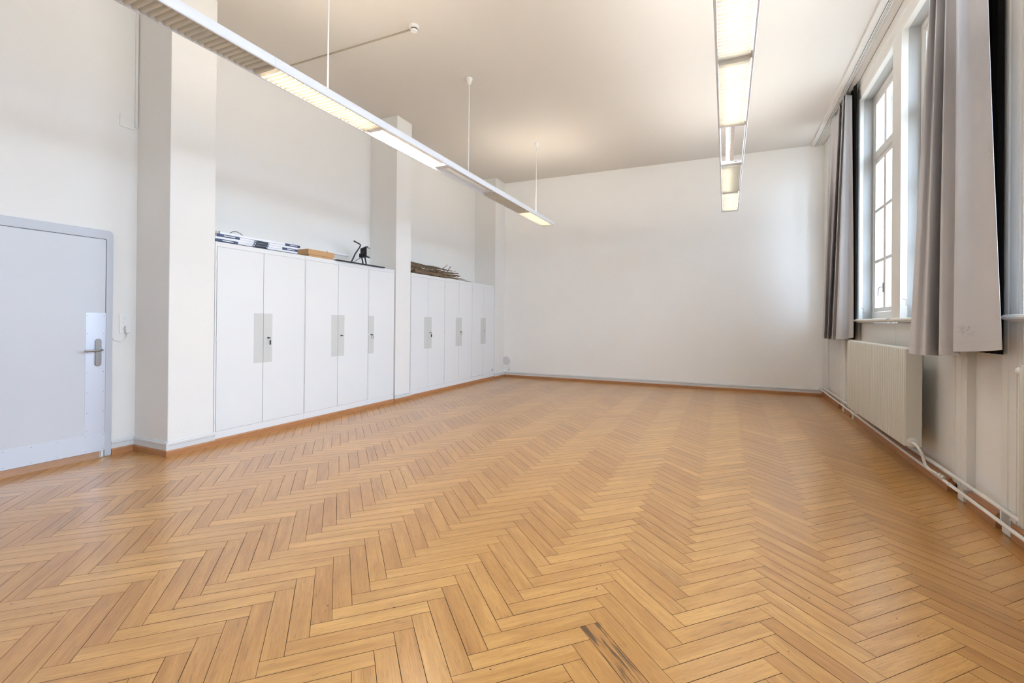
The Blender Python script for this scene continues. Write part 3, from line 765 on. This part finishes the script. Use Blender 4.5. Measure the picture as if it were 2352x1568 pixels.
# ------------------------------------------------------------------ radiators and pipes
def radiator(y0, y1, label, valve=True):
    R = thing('radiator', (1.46, (y0+y1)/2, .26), label, 'radiator', 'ribbed radiators under the windows')
    x0, x1, z0, z1 = 1.405, 1.515, .262, 1.100
    prof = []
    m = MB(); m.box(x0+.004, x1, y0+.001, y1-.001, z0+.006, z1-.010); m.build('body', M['radiator'], R, bevel=.008)
    m = MB(); n = int((y1-y0-.02)/.0555); p = (y1-y0-.006)/n
    for i in range(n):
        a = y0+.003+i*p; c = a+p/2; hw = p*.36
        # rounded rib with a curved shoulder at the top
        ring = [(-1,.0),(-.8,.008),(-.35,.012),(.35,.012),(.8,.008),(1,.0)]
        path = [(z0, 0.0, 0.7), (z0+.012, 0, 1), (z1-.022, 0, 1), (z1-.008, .006, 1), (z1, .020, 1), (z1+.002, .06, 1)]
        st = len(m.v)
        for (zz, bx, sc) in path:
            for u, d in ring:
                if zz >= z1: m.v.append((x0+bx, c+hw*u, zz-.002+d*.35))
                else: m.v.append((x0+.003+bx-d*sc*.9, c+hw*u, zz+(d*.3 if zz > z1-.02 else 0)))
        k = len(ring)
        for r in range(len(path)-1):
            for j in range(k-1): m.f.append((st+r*k+j, st+r*k+j+1, st+(r+1)*k+j+1, st+(r+1)*k+j))
        m.f.append(tuple(st+j for j in range(k)))
    m.build('ribs', M['radiator'], R, smooth=True)
    for ye in (y0, y1): MB().box(x0, x1+.002, ye-.004, ye+.004, z0+.004, z1-.006).build('end_panel', M['radiator'], R, bevel=.003)
    for ye in (y0+.35, y1-.38): MB().box(x1, 1.628, ye, ye+.03, .35, 1.05).build('wall_bracket', M['radiator'], R)
    K = MB().lathe((1.452, y1+.004, 1.056), [(.012,0),(.012,.03),(.020,.032),(.0235,.04),(.0235,.098),(.019,.104)], (0,1,0), 24).build('thermostat_knob', M['white_plastic'], R, smooth=True)
    # return pipe from the lower end
    m = MB().lathe((1.452, y0-.004, .300), [(.040,0),(.040,.006),(.034,.010)], (0,-1,0), 24)
    m.lathe((1.452, y0-.014, .300), [(.022,0),(.022,.014),(.016,.016)], (0,-1,0), 6)
    m.build('collar', M['pipe'], R, smooth=True)
    y = y0
    MB().tube([(1.452,y-.02,.300),(1.455,y-.07,.298),(1.462,y-.11,.282),(1.475,y-.135,.25),(1.485,y-.145,.20),(1.495,y-.155,.155),(1.510,y-.19,.132),(1.528,y-.24,.124),(1.539,y-.28,.120)], .0105, 12).build('return_pipe', M['pipe'], R, smooth=True)
    m = MB().lathe((1.541, y-.27, .119), [(.013,0),(.017,.004),(.017,.035),(.013,.04),(.013,.06),(.018,.062),(.018,.095),(.013,.10)], (0,-1,0), 8)
    m.build('fitting', M['brass'], R)
    return R
radiator(5.085, 7.20, 'long cream ribbed radiator between the two grey curtains')
radiator(1.15, 3.36, 'radiator showing only its white thermostat knob at the picture edge')
def zpipe(y, a, b): return a+(b-a)*(y-3.5)/(10.1-3.5)
P1 = thing('heating_pipe', (1.545, 5, .09), 'lower heating pipe running along the skirting beneath the windows', 'pipe', 'heating pipes along the window wall')
ys = [YF+.02, 1.0, 3.5, 5.0, 7.0, 9.0, YB-.001]
MB().tube([(1.545, y, zpipe(y, .090, .140)) for y in ys], .0120, 14).build('pipe', M['pipe'], P1, smooth=True)
for y in (4.62, 6.55): MB().lathe((1.545, y, zpipe(y, .090, .140)), [(.0135,-.02),(.015,-.018),(.015,.018),(.0135,.02)], (0,1,0), 14).build('sleeve', M['pipe'], P1, smooth=True)
P2 = thing('heating_pipe', (1.572, 5, .15), 'upper heating pipe directly above the lower one, against the panels', 'pipe', 'heating pipes along the window wall')
MB().tube([(1.574, y, zpipe(y, .158, .180)) for y in ys], .0125, 14).build('pipe', M['pipe'], P2, smooth=True)
MB().lathe((1.574, 4.80, zpipe(4.80, .158, .180)), [(.014,-.004),(.016,-.002),(.016,.002),(.014,.004)], (0,1,0), 14).build('sleeve', M['pipe'], P2)
for y in (3.93, 7.8): MB().box(1.560, 1.60, y-.008, y+.008, .070, .165).build('clip', M['pipe'], P2)
# small hooks on the niche linings
for y, x, z, t in ((5.972, 1.625, 1.50, 'small bent metal hook on the window lining by the tall curtain'), (7.668, 1.64, 1.46, 'flat metal hook low on the window lining by the gathered curtain')):
    tag(MB().tube([(x, y, z+.06),(x, y-.02, z+.062),(x+.02, y-.03, z+.05),(x+.015, y-.03, z),(x+.035, y-.03, z-.005)], .003, 6).build('wall_hook', M['steel'], smooth=True), t, 'hook')

# ------------------------------------------------------------------ pendant light strips
UN = [(-2.55,-1.30),(-1.30,-.05),(-.05,1.20),(1.20,2.455),(2.455,3.715),(3.715,4.97),(4.97,6.22),(6.22,7.465),(7.465,8.705)]
def strip(cx, zb, spec, label, rods, tube_m, hw=.127):
    S = thing('pendant_strip_light', (cx, 4.3, zb), label, 'pendant light', 'long fluorescent strips hung from the ceiling')
    for ui, ((a, b), sp) in enumerate(zip(UN, spec)):
        m = MB()
        for s in (-1, 1):
            X = lambda d: cx+s*(hw-d)
            pr = [(X(.0165),zb+.001),(X(.0165),zb-.001),(X(.006),zb-.001),(X(.001),zb+.004),(X(0),zb+.012),(X(.003),zb+.045),(X(.010),zb+.075),(X(.013),zb+.078),(X(.018),zb+.074),(X(.0165),zb+.05)]
            m.prism(pr, 'y', a+.0008, b-.0008)
        last = ui == len(UN)-1
        wE = .04
        if 'open' not in sp or True:
            m.box(cx-hw+.012, cx+hw-.012, b-.055 if not last else b-.012, b-.002, zb+(.028 if not last else .002), zb+.066)
            m.box(cx-hw+.012, cx+hw-.012, a+.002, a+.05, zb+.028, zb+.066)
        Hs = m.build('housing', M['housing'], S, smooth=True)
        if 'open' in sp and 'reflector' not in sp:
            pass
        MB().box(cx-.021, cx+.021, a+.05, b-.05, zb+.058, zb+.092).build('gear_tray', M['spine'], Hs, bevel=.003)
        s = MB()
        for k in range(8):
            yy = a+.25+(b-a-.5)*(k+(.2 if k % 2 else 0))/7.5; s.lathe((cx-.002, yy, zb+.058), [(.003,0),(.003,.0012)], (0,0,-1), 8)
        s.lathe((cx+.045, b-.075, zb+.040), [(.009,0),(.009,.004)], (0,0,-1), 10)
        s.build('screw_holes', M['dark_gap'], Hs)
        if 'reflector' in sp:
            m = MB()
            for sg in (-1, 1): m.prism([(cx+sg*.022,zb+.094),(cx+sg*.075,zb+.094),(cx+sg*.108,zb+.070),(cx+sg*.109,zb+.012),(cx+sg*.105,zb+.012),(cx+sg*.104,zb+.068),(cx+sg*.073,zb+.090),(cx+sg*.022,zb+.090)], 'y', a+.05, b-.055)
            m.build('reflector', M['louvre'], Hs)
        tubes = [-1, 1] if 'tubes' in sp else ([-1] if 'tube' in sp else [])
        if 'dead' in sp: tubes = []
        for s in tubes:
            t = MB().tube([(cx+s*.045, a+.062, zb+.070),(cx+s*.045, b-.085, zb+.070)], .013, 14).build('fluorescent_tube', tube_m, Hs, smooth=True)
            for ya in (a+.046, b-.084): MB().box(cx+s*.045-.012, cx+s*.045+.012, ya, ya+.014, zb+.052, zb+.090).build('lamp_holder', M['socket'], Hs)
        if 'louvre' in sp:
            m = MB(); y = a+.018
            while y < b-.02:
                # curved lamella: rounded lower edge, wider at the top
                pr = [(-.0135,.032),(-.0130,.016),(-.0110,.006),(-.0065,.0008),(0,-.001),(.0065,.0008),(.0110,.006),(.0130,.016),(.0135,.032)]
                st = len(m.v); secs = [(-hw+.018,1,0),(-hw+.026,1,0),(hw-.046,1,0),(hw-.034,.9,.004),(hw-.026,.65,.012)]
                for dx, sc, dz in secs:
                    for p, q in pr: m.v.append((cx+dx, y+p*sc, zb+.001+dz+q*(1 if dz == 0 else .85)))
                k = len(pr)
                for r in range(len(secs)-1):
                    for j in range(k-1): m.f.append((st+r*k+j, st+r*k+j+1, st+(r+1)*k+j+1, st+(r+1)*k+j))
                    m.f.append((st+r*k+k-1, st+r*k, st+(r+1)*k, st+(r+1)*k+k-1))
                m.f.append(tuple(st+j for j in range(k))); m.f.append(tuple(st+(len(secs)-1)*k+j for j in range(k)))
                y += .0437
            m.build('louvre', M['louvre'], Hs, smooth=True)
    for y in rods:
        r = MB().tube([(cx+.013, y, zb+.10),(cx+.013, y, H-.07)], .0065, 8).build('suspension_rod', M['white_plastic'], S, smooth=True)
        MB().lathe((cx+.013, y, H), [(.044,0),(.044,-.014),(.038,-.030),(.020,-.082),(.014,-.086)], (0,0,1), 20).build('ceiling_cup', M['white_plastic'], S, smooth=True)
        m = MB().tube([(cx+.013,y-.012,zb+.074),(cx+.013,y-.010,zb+.096),(cx+.013,y,zb+.104),(cx+.013,y+.010,zb+.096),(cx+.013,y+.012,zb+.074)], .004, 8)
        m.build('hook', M['steel'], S, smooth=True)
    return S
strip(-3.180, 3.172, ['louvre','louvre','louvre','louvre','louvre tubes','open tubes reflector','open','louvre','louvre tubes'],
      'long pendant strip light over the cupboards, partly without louvre', (-1.86, .60, 3.07, 5.53, 8.01), TUBE_W)
strip(.045, 3.168, ['louvre tubes','louvre tubes','louvre tubes','louvre tubes','louvre tubes','louvre tubes','open tube','louvre tube','louvre tubes'],
      'brightly lit pendant strip light near the windows, pointing straight at the back wall', (-1.86, .60, 3.07, 5.53, 8.01), TUBE_C)

# ceiling smoke detector and its duct
Sd = thing('smoke_detector', (-3.17, 4.30, H-.09), 'round white smoke detector on the ceiling at the end of a thin duct', 'smoke detector')
MB().lathe((-3.17, 4.30, H), [(.058,0),(.058,-.016),(.050,-.030)], (0,0,1), 32).build('base', M['white_plastic'], Sd, smooth=True)
MB().lathe((-3.17, 4.30, H-.030), [(.034,0),(.034,-.012)], (0,0,1), 32).build('grille', M['dark_gap'], Sd)
MB().lathe((-3.17, 4.30, H-.042), [(.036,0),(.040,-.008),(.036,-.024),(.018,-.032)], (0,0,1), 32).build('sensor_cap', M['white_plastic'], Sd, smooth=True)
tag(MB().box(XL, -3.228, 4.325, 4.343, H-.012, H-.0005).build('ceiling_duct', M['duct'], bevel=.002), 'thin cable duct crossing the ceiling to the smoke detector', 'cable duct')

# ------------------------------------------------------------------ light: daylight sky through the windows
wd_ = bpy.data.worlds.new('overcast'); SC.world = wd_; wd_.use_nodes = True
nt = wd_.node_tree; bg = nt.nodes['Background']
tc = nt.nodes.new('ShaderNodeTexCoord'); sx = nt.nodes.new('ShaderNodeSeparateXYZ'); mr = nt.nodes.new('ShaderNodeMapRange')
mr.inputs[1].default_value = -.25; mr.inputs[2].default_value = .2
mx = nt.nodes.new('ShaderNodeMix'); mx.data_type = 'RGBA'; mx.inputs[6].default_value = (.30,.31,.30,1); mx.inputs[7].default_value = (.74,.91,1.16,1)
nt.links.new(tc.outputs['Generated'], sx.inputs[0]); nt.links.new(sx.outputs['Z'], mr.inputs[0])
nt.links.new(mr.outputs[0], mx.inputs[0]); nt.links.new(mx.outputs[2], bg.inputs[0])
SKY = 13.5; PORTALS = True
bg.inputs[1].default_value = SKY
for gi, g in enumerate(GROUPS if PORTALS else []):
    for y0, y1 in g[2]:
        ld = bpy.data.lights.new('window_portal', 'AREA'); ld.shape = 'RECTANGLE'; ld.size = ZH-1.36; ld.size_y = y1-y0
        ld.cycles.is_portal = True; ld.energy = 0
        lo = bpy.data.objects.new('window_portal', ld); COL.objects.link(lo)
        lo.location = (2.16, (y0+y1)/2, (ZH+1.36)/2); lo.rotation_euler = (0, math.radians(90), 0)

# ------------------------------------------------------------------ camera
f_px, cy_px, yaw, pitch, roll = 1085.667, 734.949, -.4252, .0028, .0089
fwd = Vector((math.sin(yaw), math.cos(yaw), 0)); rt = Vector((math.cos(yaw), -math.sin(yaw), 0)); upv = Vector((0,0,1))
F_ = fwd*math.cos(pitch)+upv*math.sin(pitch); U0 = upv*math.cos(pitch)-fwd*math.sin(pitch)
R_ = rt*math.cos(roll)+U0*math.sin(roll); U_ = U0*math.cos(roll)-rt*math.sin(roll)
cam = bpy.data.cameras.new('camera'); co = bpy.data.objects.new('camera', cam); COL.objects.link(co)
cam.sensor_fit = 'HORIZONTAL'; cam.sensor_width = 36; cam.lens = 36*f_px/2352
cam.shift_y = (cy_px-784)/2352
cam.clip_start = .05
mw = Matrix((( R_.x, U_.x, -F_.x, 0), (R_.y, U_.y, -F_.y, 0), (R_.z, U_.z, -F_.z, 1.3), (0,0,0,1)))
co.matrix_world = mw
SC.camera = co
vs = SC.view_settings
vs.view_transform = 'Standard'; vs.look = 'None'; vs.gamma = 1; vs.use_curve_mapping = False
vs.exposure = 0.30
SC.cycles.max_bounces = 10; SC.cycles.diffuse_bounces = 6
